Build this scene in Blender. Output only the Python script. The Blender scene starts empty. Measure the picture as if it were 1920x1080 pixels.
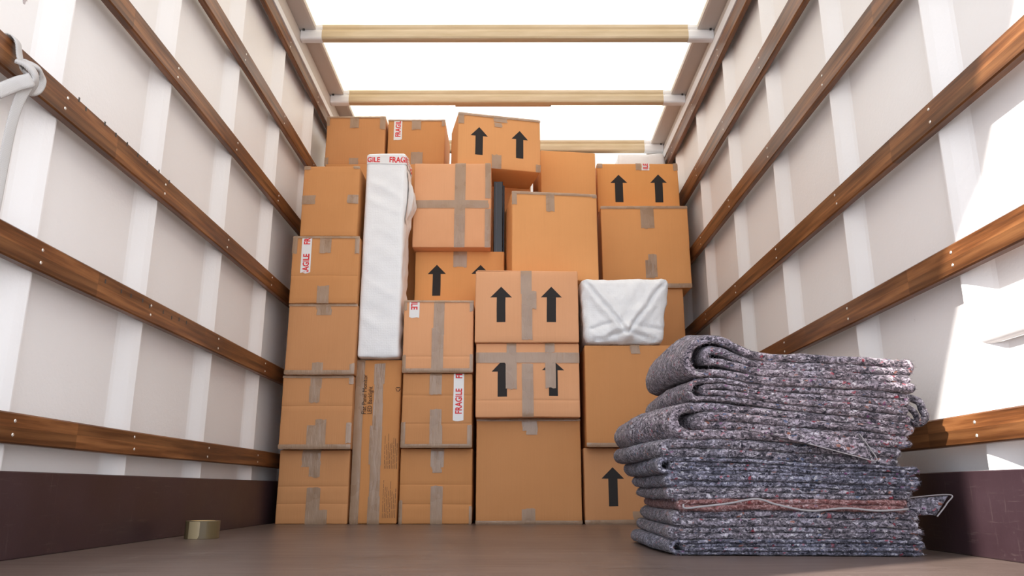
import bpy, bmesh, math, random
from mathutils import Vector, Matrix, noise

# ------------------------------------------------------------------ camera, sky, sun, exposure
S = bpy.context.scene
COL = S.collection

cam_data = bpy.data.cameras.new('camera')
cam_data.sensor_width = 36.0
cam_data.lens = 1455.8 / 1920 * 36.0
cam_data.clip_start = 0.02
cam = bpy.data.objects.new('camera', cam_data)
COL.objects.link(cam)
# columns: right, up, back (pitch 14.6 deg up, roll 0.6 deg)
cam.matrix_world = Matrix(((0.99989, -0.01035, -0.00889, 0.0),
                           (0.01121, -0.25178, -0.96772, 0.0),
                           (0.00778, 0.96773, -0.25169, 0.165),
                           (0, 0, 0, 1)))
S.camera = cam

world = bpy.data.worlds.new('daylight_sky')
S.world = world
world.use_nodes = True
wn = world.node_tree.nodes
bg = wn['Background']
bg.inputs['Color'].default_value = (0.80, 0.88, 1.0, 1)
bg.inputs['Strength'].default_value = 2.9

sun_data = bpy.data.lights.new('sun', 'SUN')
sun_data.energy = 10.5
sun_data.angle = math.radians(1.0)
sun_data.color = (1.0, 0.965, 0.91)
sun = bpy.data.objects.new('sun', sun_data)
COL.objects.link(sun)
SUN_DIR = Vector((0.95, 0.636, -1.0)).normalized()
sun.rotation_euler = SUN_DIR.to_track_quat('-Z', 'Y').to_euler()
sun.location = (-3, -3, 6)

S.view_settings.view_transform = 'Standard'
S.view_settings.look = 'None'
S.view_settings.exposure = 0.0
S.view_settings.gamma = 1.0
S.view_settings.use_curve_mapping = False

# ------------------------------------------------------------------ helpers
def link(o, parent=None):
    COL.objects.link(o)
    if parent is not None:
        o.parent = parent
    return o

def obj(name, verts, faces, mat, parent=None, smooth=False):
    me = bpy.data.meshes.new(name)
    me.from_pydata([tuple(v) for v in verts], [], faces)
    me.update()
    if smooth:
        for p in me.polygons:
            p.use_smooth = True
    if mat:
        me.materials.append(mat)
    return link(bpy.data.objects.new(name, me), parent)

def obj_bm(name, bm, mat, parent=None, smooth=False):
    me = bpy.data.meshes.new(name)
    bm.normal_update()
    bm.to_mesh(me)
    bm.free()
    if smooth:
        for p in me.polygons:
            p.use_smooth = True
    if mat:
        me.materials.append(mat)
    return link(bpy.data.objects.new(name, me), parent)

def empty(name, loc, rz=0.0):
    o = bpy.data.objects.new(name, None)
    o.empty_display_size = 0.05
    o.location = loc
    o.rotation_euler = (0, 0, rz)
    return link(o)

def tag(o, label, cat, group=None):
    o['label'] = label
    o['category'] = cat
    if group:
        o['group'] = group
    return o

def struct(o):
    o['kind'] = 'structure'
    return o

def box_geo(x0, x1, y0, y1, z0, z1):
    v = [(x0, y0, z0), (x1, y0, z0), (x1, y1, z0), (x0, y1, z0), (x0, y0, z1), (x1, y0, z1), (x1, y1, z1), (x0, y1, z1)]
    f = [(0, 3, 2, 1), (4, 5, 6, 7), (0, 1, 5, 4), (1, 2, 6, 5), (2, 3, 7, 6), (3, 0, 4, 7)]
    return v, f

def bevel_box(name, x0, x1, y0, y1, z0, z1, mat, parent=None, b=0.004, seg=2):
    bm = bmesh.new()
    v, f = box_geo(x0, x1, y0, y1, z0, z1)
    vs = [bm.verts.new(p) for p in v]
    for q in f:
        bm.faces.new([vs[i] for i in q])
    bmesh.ops.bevel(bm, geom=list(bm.edges), offset=b, segments=seg, profile=0.5, affect='EDGES')
    return obj_bm(name, bm, mat, parent)

def prism_y(name, prof, y0, y1, mat, parent=None, smooth=False):
    """closed profile in (x, z), extruded along y"""
    n = len(prof)
    v = [(x, y0, z) for x, z in prof] + [(x, y1, z) for x, z in prof]
    f = [(i, (i + 1) % n, n + (i + 1) % n, n + i) for i in range(n)]
    f += [tuple(range(n - 1, -1, -1)), tuple(range(n, 2 * n))]
    o = obj(name, v, f, mat, parent, smooth)
    fix_normals(o)
    return o

def prism_x(name, prof, x0, x1, mat, parent=None):
    n = len(prof)
    v = [(x0, y, z) for y, z in prof] + [(x1, y, z) for y, z in prof]
    f = [(i, (i + 1) % n, n + (i + 1) % n, n + i) for i in range(n)]
    f += [tuple(range(n - 1, -1, -1)), tuple(range(n, 2 * n))]
    o = obj(name, v, f, mat, parent)
    fix_normals(o)
    return o

def prism_z(name, prof, z0, z1, mat, parent=None):
    n = len(prof)
    v = [(x, y, z0) for x, y in prof] + [(x, y, z1) for x, y in prof]
    f = [(i, (i + 1) % n, n + (i + 1) % n, n + i) for i in range(n)]
    f += [tuple(range(n - 1, -1, -1)), tuple(range(n, 2 * n))]
    o = obj(name, v, f, mat, parent)
    fix_normals(o)
    return o

def fix_normals(o):
    bm = bmesh.new()
    bm.from_mesh(o.data)
    bmesh.ops.recalc_face_normals(bm, faces=bm.faces)
    bm.to_mesh(o.data)
    bm.free()

# ------------------------------------------------------------------ materials
class NT:
    def __init__(self, name):
        self.m = bpy.data.materials.new(name)
        self.m.use_nodes = True
        self.t = self.m.node_tree
        self.b = self.t.nodes['Principled BSDF']
        self.out = self.t.nodes['Material Output']
        self.tc = self.t.nodes.new('ShaderNodeTexCoord')
    def n(self, kind, **kw):
        nd = self.t.nodes.new('ShaderNode' + kind)
        for k, v in kw.items():
            if k.startswith('i_'):
                nd.inputs[k[2:].replace('_', ' ')].default_value = v
            else:
                setattr(nd, k, v)
        return nd
    def l(self, a, b):
        self.t.links.new(a, b)
    def mapping(self, scale=(1, 1, 1), coord='Object'):
        mp = self.n('Mapping')
        mp.inputs['Scale'].default_value = scale
        self.l(self.tc.outputs[coord], mp.inputs['Vector'])
        return mp.outputs['Vector']
    def noise(self, vec, scale, detail=3.0, rough=0.5):
        nd = self.n('TexNoise', i_Scale=scale, i_Detail=detail, i_Roughness=rough)
        self.l(vec, nd.inputs['Vector'])
        return nd.outputs['Fac']
    def ramp(self, fac, stops, interp='LINEAR'):
        r = self.n('ValToRGB')
        r.color_ramp.interpolation = interp
        e = r.color_ramp.elements
        e[0].position, e[0].color = stops[0][0], (*stops[0][1], 1)
        e[1].position, e[1].color = stops[1][0], (*stops[1][1], 1)
        for p, c in stops[2:]:
            x = e.new(p)
            x.color = (*c, 1)
        self.l(fac, r.inputs['Fac'])
        return r.outputs['Color']
    def mix(self, fac, a, b, mode='MIX'):
        mx = self.n('Mix', data_type='RGBA', blend_type=mode)
        for s, v in ((mx.inputs[0], fac), (mx.inputs[6], a), (mx.inputs[7], b)):
            if isinstance(v, (int, float)):
                s.default_value = v
            elif isinstance(v, tuple):
                s.default_value = (*v, 1)
            else:
                self.l(v, s)
        return mx.outputs[2]
    def math(self, op, a, b=None):
        nd = self.n('Math', operation=op)
        for i, v in enumerate((a, b)):
            if v is None:
                continue
            if isinstance(v, (int, float)):
                nd.inputs[i].default_value = v
            else:
                self.l(v, nd.inputs[i])
        return nd.outputs[0]
    def color(self, c):
        if isinstance(c, tuple):
            self.b.inputs['Base Color'].default_value = (*c, 1)
        else:
            self.l(c, self.b.inputs['Base Color'])
    def bump(self, h, strength=0.3, dist=0.002):
        bp = self.n('Bump', i_Strength=strength, i_Distance=dist)
        self.l(h, bp.inputs['Height'])
        self.l(bp.outputs['Normal'], self.b.inputs['Normal'])
    def rough(self, r, spec=0.5):
        if isinstance(r, (int, float)):
            self.b.inputs['Roughness'].default_value = r
        else:
            self.l(r, self.b.inputs['Roughness'])
        self.b.inputs['Specular IOR Level'].default_value = spec

def plain(name, c, rough=0.6, spec=0.4, metal=0.0):
    k = NT(name)
    k.color(c)
    k.rough(rough, spec)
    k.b.inputs['Metallic'].default_value = metal
    return k.m

def mat_cardboard(name, c0, c1):
    k = NT(name)
    v = k.mapping((1, 1, 1))
    oi = k.n('ObjectInfo')
    big = k.noise(v, 3.0, 3)
    fine = k.noise(k.mapping((160, 160, 4)), 1.0, 2)
    fib = k.noise(v, 240.0, 2)
    base = k.ramp(big, [(0.3, c0), (0.7, c1)])
    c = k.mix(k.math('MULTIPLY', fine, 0.16), base, tuple(0.72 * x for x in c0))
    c = k.mix(k.math('MULTIPLY', fib, 0.12), c, tuple(min(1, 1.2 * x) for x in c1))
    tone = k.n('HueSaturation')
    k.l(c, tone.inputs['Color'])
    k.l(k.math('ADD', k.math('MULTIPLY', oi.outputs['Random'], 0.06), 0.97), tone.inputs['Value'])
    k.l(k.math('ADD', k.math('MULTIPLY', oi.outputs['Random'], 0.08), 0.96), tone.inputs['Saturation'])
    k.color(tone.outputs['Color'])
    k.rough(0.72, 0.25)
    k.bump(k.math('ADD', fine, k.math('MULTIPLY', big, 0.6)), 0.25, 0.0016)
    return k.m

def mat_tape():
    k = NT('brown_packing_tape')
    v = k.mapping((30, 30, 5))
    n1 = k.noise(v, 1.0, 4, 0.6)
    n2 = k.noise(k.mapping((9, 9, 9)), 1.0, 2)
    k.color(k.ramp(n2, [(0.3, (0.37, 0.232, 0.142)), (0.7, (0.45, 0.305, 0.205))]))
    k.rough(k.math('ADD', k.math('MULTIPLY', n2, 0.25), 0.16), 0.6)
    k.bump(n1, 0.85, 0.005)
    k.b.inputs['Alpha'].default_value = 0.86
    return k.m

def mat_wood():
    k = NT('varnished_hardwood')
    # two laminated strips, finger jointed in lengths: snap object coords to a block and hash it
    sn = k.n('VectorMath', operation='SNAP')
    mp = k.n('Mapping')
    mp.inputs['Location'].default_value = (0.3, 0.17, 0.0)
    k.l(k.tc.outputs['Object'], mp.inputs['Vector'])
    k.l(mp.outputs['Vector'], sn.inputs[0])
    sn.inputs[1].default_value = (10.0, 0.83, 0.0401)
    wh = k.n('TexWhiteNoise')
    k.l(sn.outputs[0], wh.inputs['Vector'])
    oi = k.n('ObjectInfo')
    grain = k.noise(k.mapping((40, 2.2, 60)), 1.0, 6, 0.62)
    broad = k.noise(k.mapping((8, 0.9, 16)), 1.0, 3, 0.5)
    g = k.math('ADD', k.math('MULTIPLY', grain, 0.72), k.math('MULTIPLY', broad, 0.28))
    col = k.ramp(g, [(0.32, (0.032, 0.010, 0.004)), (0.48, (0.135, 0.049, 0.017)), (0.66, (0.285, 0.122, 0.047))])
    hs = k.n('HueSaturation')
    k.l(col, hs.inputs['Color'])
    hs.inputs['Saturation'].default_value = 1.02
    k.l(k.math('ADD', k.math('MULTIPLY', wh.outputs['Value'], 0.55), 0.72), hs.inputs['Value'])
    k.color(hs.outputs['Color'])
    k.rough(k.math('ADD', k.math('MULTIPLY', broad, 0.25), 0.26), 0.32)
    k.bump(grain, 0.15, 0.001)
    return k.m

def mat_wall():
    k = NT('white_fibreglass_panel')
    v = k.mapping()
    a = k.noise(v, 1.3, 3)
    b = k.noise(v, 90.0, 3, 0.6)
    c = k.ramp(a, [(0.3, (0.82, 0.785, 0.765)), (0.7, (0.865, 0.84, 0.825))])
    dirt = k.noise(v, 14.0, 6, 0.75)
    c = k.mix(k.math('MULTIPLY', k.math('GREATER_THAN', dirt, 0.70), 0.22), c, (0.45, 0.40, 0.36))
    k.color(c)
    k.rough(0.42, 0.45)
    k.bump(k.math('ADD', b, k.math('MULTIPLY', k.noise(v, 30, 2), 0.8)), 0.35, 0.002)
    return k.m

def mat_kick():
    k = NT('brown_phenolic_board')
    v = k.mapping()
    a = k.noise(v, 4.0, 4)
    s1 = k.noise(k.mapping((3, 90, 7)), 1.0, 5, 0.65)
    s2 = k.noise(k.mapping((3, 8, 110)), 1.0, 5, 0.65)
    patch = k.ramp(k.noise(v, 5.0, 2), [(0.44, (0, 0, 0)), (0.56, (1, 1, 1))])
    t1 = k.ramp(s1, [(0.60, (0, 0, 0)), (0.66, (1, 1, 1))])
    t2 = k.ramp(s2, [(0.60, (0, 0, 0)), (0.66, (1, 1, 1))])
    s3 = k.noise(k.mapping((40, 40, 40)), 1.0, 6, 0.8)
    t3 = k.ramp(s3, [(0.61, (0, 0, 0)), (0.70, (0.8, 0.8, 0.8))])
    sc = k.math('MULTIPLY', k.math('ADD', k.math('MULTIPLY', k.math('ADD', t1, t2), 0.35), t3), patch)
    base = k.ramp(a, [(0.3, (0.027, 0.013, 0.016)), (0.7, (0.046, 0.024, 0.029))])
    c = k.mix(k.math('MULTIPLY', sc, 0.24), base, (0.34, 0.26, 0.23))
    k.color(c)
    k.rough(k.math('ADD', k.math('MULTIPLY', a, 0.3), 0.22), 0.5)
    k.bump(k.noise(v, 120, 2), 0.1, 0.001)
    return k.m

def mat_floor():
    k = NT('worn_phenolic_floor')
    v = k.mapping()
    a = k.noise(v, 2.2, 5, 0.6)
    st = k.noise(k.mapping((2.0, 45, 1)), 1.0, 5, 0.65)
    s2 = k.noise(k.mapping((38, 3, 1)), 1.0, 4, 0.65)
    base = k.ramp(a, [(0.28, (0.072, 0.046, 0.038)), (0.72, (0.140, 0.096, 0.080))])
    c = k.mix(k.math('MULTIPLY', st, 0.35), base, (0.19, 0.15, 0.13))
    patch = k.ramp(k.noise(v, 3.0, 2), [(0.42, (0, 0, 0)), (0.58, (1, 1, 1))])
    s3 = k.noise(k.mapping((14, 60, 1)), 1.0, 6, 0.8)
    sc = k.math('MULTIPLY', k.math('ADD', k.ramp(s3, [(0.60, (0, 0, 0)), (0.68, (1, 1, 1))]), k.ramp(s2, [(0.62, (0, 0, 0)), (0.68, (1, 1, 1))])), patch)
    c = k.mix(k.math('MULTIPLY', sc, 0.22), c, (0.36, 0.31, 0.28))
    k.color(c)
    k.rough(k.math('ADD', k.math('MULTIPLY', st, 0.3), 0.20), 0.5)
    k.bump(k.noise(v, 150, 2), 0.15, 0.001)
    return k.m

def mat_roof():
    k = NT('translucent_roof_sheet')
    v = k.mapping()
    a = k.noise(v, 1.6, 4)
    st = k.noise(k.mapping((1.2, 5, 1)), 1.0, 5, 0.6)
    c = k.ramp(st, [(0.38, (0.50, 0.465, 0.41)), (0.66, (0.46, 0.385, 0.285))])
    c = k.mix(0.72, c, (0.50, 0.47, 0.425))
    sx = k.n('SeparateXYZ')
    k.l(k.tc.outputs['Object'], sx.inputs[0])
    edge = k.math('ADD', k.math('ABSOLUTE', k.math('SUBTRACT', sx.outputs['X'], 0.09)), k.math('MULTIPLY', k.math('SUBTRACT', a, 0.5), 0.22))
    em = k.ramp(edge, [(0.96, (0, 0, 0)), (1.0, (1, 1, 1))])
    c = k.mix(em, c, k.mix(1.0, c, (0.88, 0.82, 0.70), 'MULTIPLY'))
    tr = k.n('BsdfTranslucent')
    k.l(c, tr.inputs['Color'])
    df = k.n('BsdfDiffuse')
    df.inputs['Color'].default_value = (0.72, 0.69, 0.63, 1)
    mx = k.n('MixShader')
    mx.inputs[0].default_value = 0.28
    k.l(tr.outputs[0], mx.inputs[1])
    k.l(df.outputs[0], mx.inputs[2])
    k.l(mx.outputs[0], k.out.inputs['Surface'])
    return k.m

def mat_blanket(name, tint, red=0.0):
    k = NT(name)
    v = k.mapping()
    wob = k.n('TexNoise', i_Scale=70.0, i_Detail=3.0)
    k.l(v, wob.inputs['Vector'])
    vw = k.mix(0.02, v, wob.outputs['Color'])
    def fleck(scale):
        mp = k.n('Mapping')
        mp.inputs['Scale'].default_value = scale
        k.l(vw, mp.inputs['Vector'])
        vo = k.n('TexVoronoi', i_Scale=1.0, i_Randomness=1.0)
        k.l(mp.outputs['Vector'], vo.inputs['Vector'])
        sp = k.n('SeparateColor')
        k.l(vo.outputs['Color'], sp.inputs[0])
        return vo, sp
    v1, s1 = fleck((95, 240, 260))
    v2, s2 = fleck((260, 300, 190))
    v3, s3 = fleck((85, 130, 150))
    n1 = k.noise(v, 26.0, 5, 0.7)
    g = k.math('ADD', k.math('ADD', k.math('MULTIPLY', s1.outputs[0], 0.34), k.math('MULTIPLY', s2.outputs[0], 0.22)), k.math('MULTIPLY', n1, 0.44))
    base = k.ramp(g, [(0.26, (0.016, 0.015, 0.024)), (0.42, tuple(0.45 * t for t in tint)), (0.55, tint), (0.66, tuple(min(1, 1.9 * t) for t in tint)), (0.80, (0.62, 0.59, 0.60))])
    spot = k.ramp(s3.outputs[1], [(0.0, (0.42, 0.030, 0.05)), (0.25, (0.42, 0.12, 0.045)), (0.45, (0.06, 0.13, 0.27)), (0.62, (0.26, 0.06, 0.20)), (0.76, (0.62, 0.58, 0.56))], 'CONSTANT')
    on = k.math('MULTIPLY', k.math('LESS_THAN', v3.outputs['Distance'], 0.45), k.math('GREATER_THAN', s3.outputs[0], 0.88))
    c = k.mix(k.math('MULTIPLY', on, 0.50), base, spot)
    blot = k.noise(v, 7.0, 3)
    c = k.mix(k.math('MULTIPLY', k.ramp(blot, [(0.45, (0, 0, 0)), (0.62, (1, 1, 1))]), 0.30), c, k.mix(1.0, c, (0.72, 0.86, 1.0), 'MULTIPLY'))
    if red:
        c = k.mix(red, c, (0.22, 0.05, 0.035))
    k.color(c)
    k.rough(0.95, 0.1)
    k.b.inputs['Sheen Weight'].default_value = 0.15
    k.bump(k.math('ADD', g, n1), 1.0, 0.007)
    return k.m

def mat_wrap():
    k = NT('white_bubble_wrap')
    v = k.mapping((1, 1, 1))
    vo = k.n('TexVoronoi', i_Scale=110.0, i_Randomness=0.35)
    k.l(v, vo.inputs['Vector'])
    fold = k.noise(k.mapping((5, 5, 14)), 1.0, 4, 0.6)
    k.color(k.ramp(fold, [(0.3, (0.82, 0.82, 0.83)), (0.7, (0.88, 0.88, 0.88))]))
    k.rough(0.42, 0.4)
    k.b.inputs['Subsurface Weight'].default_value = 0.0
    k.bump(k.math('SUBTRACT', k.math('MULTIPLY', fold, 1.6), k.math('MULTIPLY', vo.outputs['Distance'], 1.2)), 0.22, 0.004)
    return k.m

def mat_webbing():
    k = NT('grey_webbing')
    w = k.n('TexWave', i_Scale=160.0, bands_direction='DIAGONAL')
    k.l(k.tc.outputs['Object'], w.inputs['Vector'])
    k.color(k.mix(w.outputs['Fac'], (0.48, 0.455, 0.44), (0.64, 0.61, 0.59)))
    k.rough(0.8, 0.2)
    k.bump(w.outputs['Fac'], 0.5, 0.002)
    return k.m

def mat_bow():
    k = NT('weathered_cream_bow')
    v = k.mapping((3, 30, 30))
    a = k.noise(v, 1.0, 5, 0.6)
    k.color(k.ramp(a, [(0.3, (0.50, 0.375, 0.22)), (0.7, (0.64, 0.51, 0.345))]))
    k.rough(0.55, 0.35)
    return k.m

M_CARD = mat_cardboard('brown_cardboard', (0.575, 0.262, 0.102), (0.615, 0.288, 0.118))
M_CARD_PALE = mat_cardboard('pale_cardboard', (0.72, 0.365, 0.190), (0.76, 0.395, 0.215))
M_CARD_LIT = mat_cardboard('lit_cardboard', (0.72, 0.330, 0.118), (0.76, 0.355, 0.132))  # roof light on the upper and right boxes, put into a brighter orange colour
M_TAPE = mat_tape()
M_WOOD = mat_wood()
M_WALL = mat_wall()
M_KICK = mat_kick()
M_FLOOR = mat_floor()
M_ROOF = mat_roof()
M_BL = [mat_blanket('grey_wool_blanket', (0.185, 0.160, 0.185)), mat_blanket('purple_grey_wool_blanket', (0.225, 0.182, 0.205)), mat_blanket('blue_grey_wool_blanket', (0.160, 0.150, 0.190))]
M_BLRED = mat_blanket('reddish_wool_blanket', (0.25, 0.16, 0.16), 0.40)
M_EDGE = plain('pale_blanket_stitching', (0.30, 0.275, 0.28), 0.95, 0.1)
M_WRAP = mat_wrap()
M_WEB = mat_webbing()
M_BOW = mat_bow()
M_PRINT = plain('black_print', (0.030, 0.026, 0.025), 0.7, 0.2)
M_RED = plain('red_print', (0.70, 0.03, 0.035), 0.5, 0.3)
M_WTAPE = plain('white_tape', (0.80, 0.78, 0.77), 0.35, 0.45)
M_WHITE = plain('white_painted_steel', (0.80, 0.79, 0.80), 0.4, 0.45)
M_CANT = plain('grey_beige_cant_rail', (0.56, 0.50, 0.46), 0.5, 0.35)
M_SCREW = plain('zinc_screw', (0.72, 0.68, 0.62), 0.3, 0.5, 0.6)
M_DARK = plain('dark_bolt', (0.05, 0.045, 0.04), 0.5, 0.4)
M_BLACK = plain('black_plastic', (0.020, 0.020, 0.028), 0.32, 0.5)
M_CORE = plain('cardboard_core', (0.55, 0.40, 0.20), 0.8, 0.2)
M_ROLL = plain('glossy_brown_tape', (0.125, 0.088, 0.042), 0.3, 0.35)
M_INK = plain('faint_printing_ink', (0.20, 0.11, 0.06), 0.8, 0.2)
M_ASPH = plain('pale_concrete_yard', (0.42, 0.41, 0.40), 0.9, 0.2)
M_BATT = plain('pale_wood_strip', (0.62, 0.42, 0.26), 0.6, 0.3)

# ------------------------------------------------------------------ the setting: a box truck's cargo body
YR, YH = 0.74, 6.4            # rear opening, headboard
XL, XR = -1.23, 1.178         # kickboard / slat faces
ZT = 2.80                     # roof sheet

floor = struct(obj('floor', *box_geo(-1.34, 1.29, YR - 0.02, YH, -0.08, 0.0), M_FLOOR))
ground = struct(obj('floor_yard', *box_geo(-14, 14, -16, 16, -1.2, -1.1), M_ASPH))

def wall(name, xf, out, ys, pitch, zt):
    """fibreglass sheet with raised vertical ribs; xf crest plane, out = +1 / -1 outward"""
    dp = 0.036                                            # panel lies this much deeper than the crests
    xp = xf + out * dp
    pts = [(xp, YR)]
    k = math.ceil((YR + 0.2 - ys) / pitch)
    while True:
        yf = ys + k * pitch                               # far edge of the crest
        if yf > YH - 0.1:
            break
        if yf - 0.12 > YR:
            pts += [(xp, yf - 0.105), (xp - out * 0.004, yf - 0.090), (xp - out * 0.014, yf - 0.066), (xp - out * 0.027, yf - 0.036), (xf + out * 0.003, yf - 0.018), (xf, yf - 0.008),
                    (xf, yf - 0.003), (xf + out * 0.003, yf), (xp - out * 0.003, yf + 0.006), (xp, yf + 0.012)]
        k += 1
    pts += [(xp, YH)]
    xo = xp + out * 0.05
    prof = pts + [(xo, YH), (xo, YR)]
    return struct(prism_z(name, prof, 0.0, zt, M_WALL))

LW, RW = -1.258, 1.206
wall_left = wall('wall_left', LW, -1, 1.965, 0.632, ZT)
wall_right = wall('wall_right', RW, 1, 2.018, 0.655, ZT)
wall_front = struct(obj('wall_front', *box_geo(-1.36, 1.31, YH, YH + 0.05, 0, ZT), M_WALL))
ceiling = struct(obj('ceiling', [(-1.33, YR, ZT), (1.28, YR, ZT), (1.28, YH, ZT), (-1.33, YH, ZT)], [(0, 1, 2, 3)], M_ROOF))

def scuff(name, x, pts, mat, parent):
    bm = bmesh.new()
    n = len(pts)
    f = bm.faces.new([bm.verts.new((x, a, b)) for a, b in pts])
    ext = bmesh.ops.extrude_face_region(bm, geom=[f])
    for vv in ext['geom']:
        if isinstance(vv, bmesh.types.BMVert):
            vv.co.x += 0.0012
    bmesh.ops.recalc_face_normals(bm, faces=bm.faces)
    return obj_bm(name, bm, mat, parent)
M_SCUFF = plain('grey_scuffed_patch', (0.50, 0.44, 0.43), 0.8, 0.2)
rs = random.Random(12)
for cy_, cz_, ry, rz in ((1.745, 1.465, 0.012, 0.034), (1.80, 1.435, 0.018, 0.020), (1.775, 1.475, 0.016, 0.008), (1.83, 1.47, 0.006, 0.016)):
    pts = []
    for i_ in range(16):
        a_ = 2 * math.pi * i_ / 16
        r_ = rs.uniform(0.62, 1.1)
        pts.append((cy_ + ry * r_ * math.cos(a_), cz_ + rz * r_ * math.sin(a_)))
    scuff('scuff_mark', LW - 0.0362, pts, M_SCUFF, wall_left)

# moulded boss in the right-hand panel, low down near the opening
bm = bmesh.new()
v, f = box_geo(1.213, 1.25, 1.15, 2.005, 0.525, 0.64)
vs = [bm.verts.new(p) for p in v]
for q in f:
    bm.faces.new([vs[i] for i in q])
bmesh.ops.bevel(bm, geom=list(bm.edges), offset=0.019, segments=4, profile=0.5, affect='EDGES')
boss = obj_bm('raised_panel', bm, M_WALL, wall_right, True)

def board(name, x0, x1):
    return struct(bevel_box(name, x0, x1, YR, YH, 0.0, 0.211, M_KICK, None, 0.003))
board('baseboard_left', LW, XL)
board('baseboard_right', XR, RW)

# cant rails along the top of both walls: white flange, vertical face, soffit
for i, (xw, out, zs, ze, xin) in enumerate(((XL, -1, 2.612, 2.655, -1.143), (XR, 1, 2.645, 2.705, 1.085))):
    xo = xw + out * 0.06
    t = bpy.data.objects.new('trim_%d' % (i + 1), None)
    struct(link(t))
    fl = bevel_box('flange', min(xw - out * 0.004, xo), max(xw - out * 0.004, xo), YR, YH, zs, ze, M_WHITE, t, 0.003)
    prof = [(xw, ze), (xw, 2.745), (xw + out * .008, 2.765), (xin + out * 0.012, 2.765), (xin, 2.77), (xin, 2.795), (xo, 2.795), (xo, ze)]
    prism_y('cant_rail', prof, YR, YH, M_CANT, t)

# rear door frame round the opening (behind the field of view)
t = struct(link(bpy.data.objects.new('trim_3', None)))
obj('header', *box_geo(-1.34, 1.29, YR, YR + 0.10, 2.785, 2.95), M_WHITE, t)
obj('post', *box_geo(-1.345, -1.225, 0.46, YR - 0.002, -0.2, 2.80), M_WHITE, t)
obj('post', *box_geo(1.18, 1.295, 0.46, YR - 0.002, -0.2, 2.80), M_WHITE, t)

# ------------------------------------------------------------------ wooden lashing slats with their screws
SLZ = ((0.276, 0.352), (0.718, 0.799), (1.158, 1.242), (1.615, 1.694), (2.062, 2.147), (2.528, 2.602))
SRZ = ((0.277, 0.354), (0.722, 0.803), (1.142, 1.226), (1.622, 1.714), (2.075, 2.187), (2.538, 2.634))
ORD = ('lowest', 'second lowest', 'third from the bottom', 'third from the top', 'second from the top', 'topmost')
scr = None
def screw(parent, x, y, z, out):
    global scr
    if scr is None:
        n = 10
        r = 0.0048
        vv = [(0.0, r * math.cos(2 * math.pi * i / n), r * math.sin(2 * math.pi * i / n)) for i in range(n)]
        vv += [(0.0016, 0.7 * r * math.cos(2 * math.pi * i / n), 0.7 * r * math.sin(2 * math.pi * i / n)) for i in range(n)]
        ff = [(i, (i + 1) % n, n + (i + 1) % n, n + i) for i in range(n)] + [tuple(range(n, 2 * n))]
        me = bpy.data.meshes.new('screw')
        me.from_pydata(vv, [], ff)
        me.materials.append(M_SCREW)
        scr = me
    o = bpy.data.objects.new('screw', scr)
    o.location = (x, y, z)
    if out > 0:
        o.rotation_euler = (0, 0, math.pi)
    link(o, parent)

for side, xf, xb, zs, y0, pitch in (('left', XL, LW, SLZ, 1.965, 0.632), ('right', XR, RW, SRZ, 2.018, 0.655)):
    out = -1 if side == 'left' else 1
    for j, (a, b) in enumerate(zs):
        root = empty('wooden_slat', (xf, YR, a))
        tag(root, 'varnished brown wooden slat along the %s wall, %s of its six' % (side, ORD[j]), 'wooden slat', 'wooden slats on the %s wall' % side)
        random.seed(j * 7 + (3 if side == 'left' else 50))
        # bevelled plank, a few gentle bends along its length
        bm = bmesh.new()
        ny = 40
        c = 0.004
        pr = [(0, c), (0, b - a - c), (out * c, b - a), (out * 0.0255, b - a), (out * 0.0255, 0), (out * c, 0)]
        rings = []
        for i in range(ny + 1):
            y = (YH - YR - 0.12) * i / ny + 0.10
            dz = 0.0025 * noise.noise(Vector((y * 0.8, j * 3.1, out)))
            rings.append([bm.verts.new((px, y, pz + dz)) for px, pz in pr])
        for i in range(ny):
            for q in range(6):
                bm.faces.new((rings[i][q], rings[i][(q + 1) % 6], rings[i + 1][(q + 1) % 6], rings[i + 1][q]))
        bm.faces.new(rings[0])
        bm.faces.new(rings[-1][::-1])
        bmesh.ops.recalc_face_normals(bm, faces=bm.faces)
        obj_bm('plank', bm, M_WOOD, root)
        k = 0
        while True:
            yy = y0 + k * pitch - 0.02
            if yy > 5.3:
                break
            for fz in (0.28, 0.72):
                screw(root, 0.0 - out * 0.0002, yy - YR + random.uniform(-.006, .006), (b - a) * fz + random.uniform(-.003, .003), out)
            k += 1
        if side == 'left' and j in (1, 2):                  # row of old nail holes near the top edge
            r_ = random.Random(j)
            for q_ in range(9):
                yy = 1.98 + q_ * 0.075 + r_.uniform(-.02, .02) - YR + (0.3 if j == 1 else 0)
                zz = (b - a) * (0.86 if j == 2 else 0.62) + r_.uniform(-.006, .004)
                obj('nail_hole', *box_geo(0.0, 0.0008, yy, yy + 0.007, zz, zz + 0.013), M_DARK, root)

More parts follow.
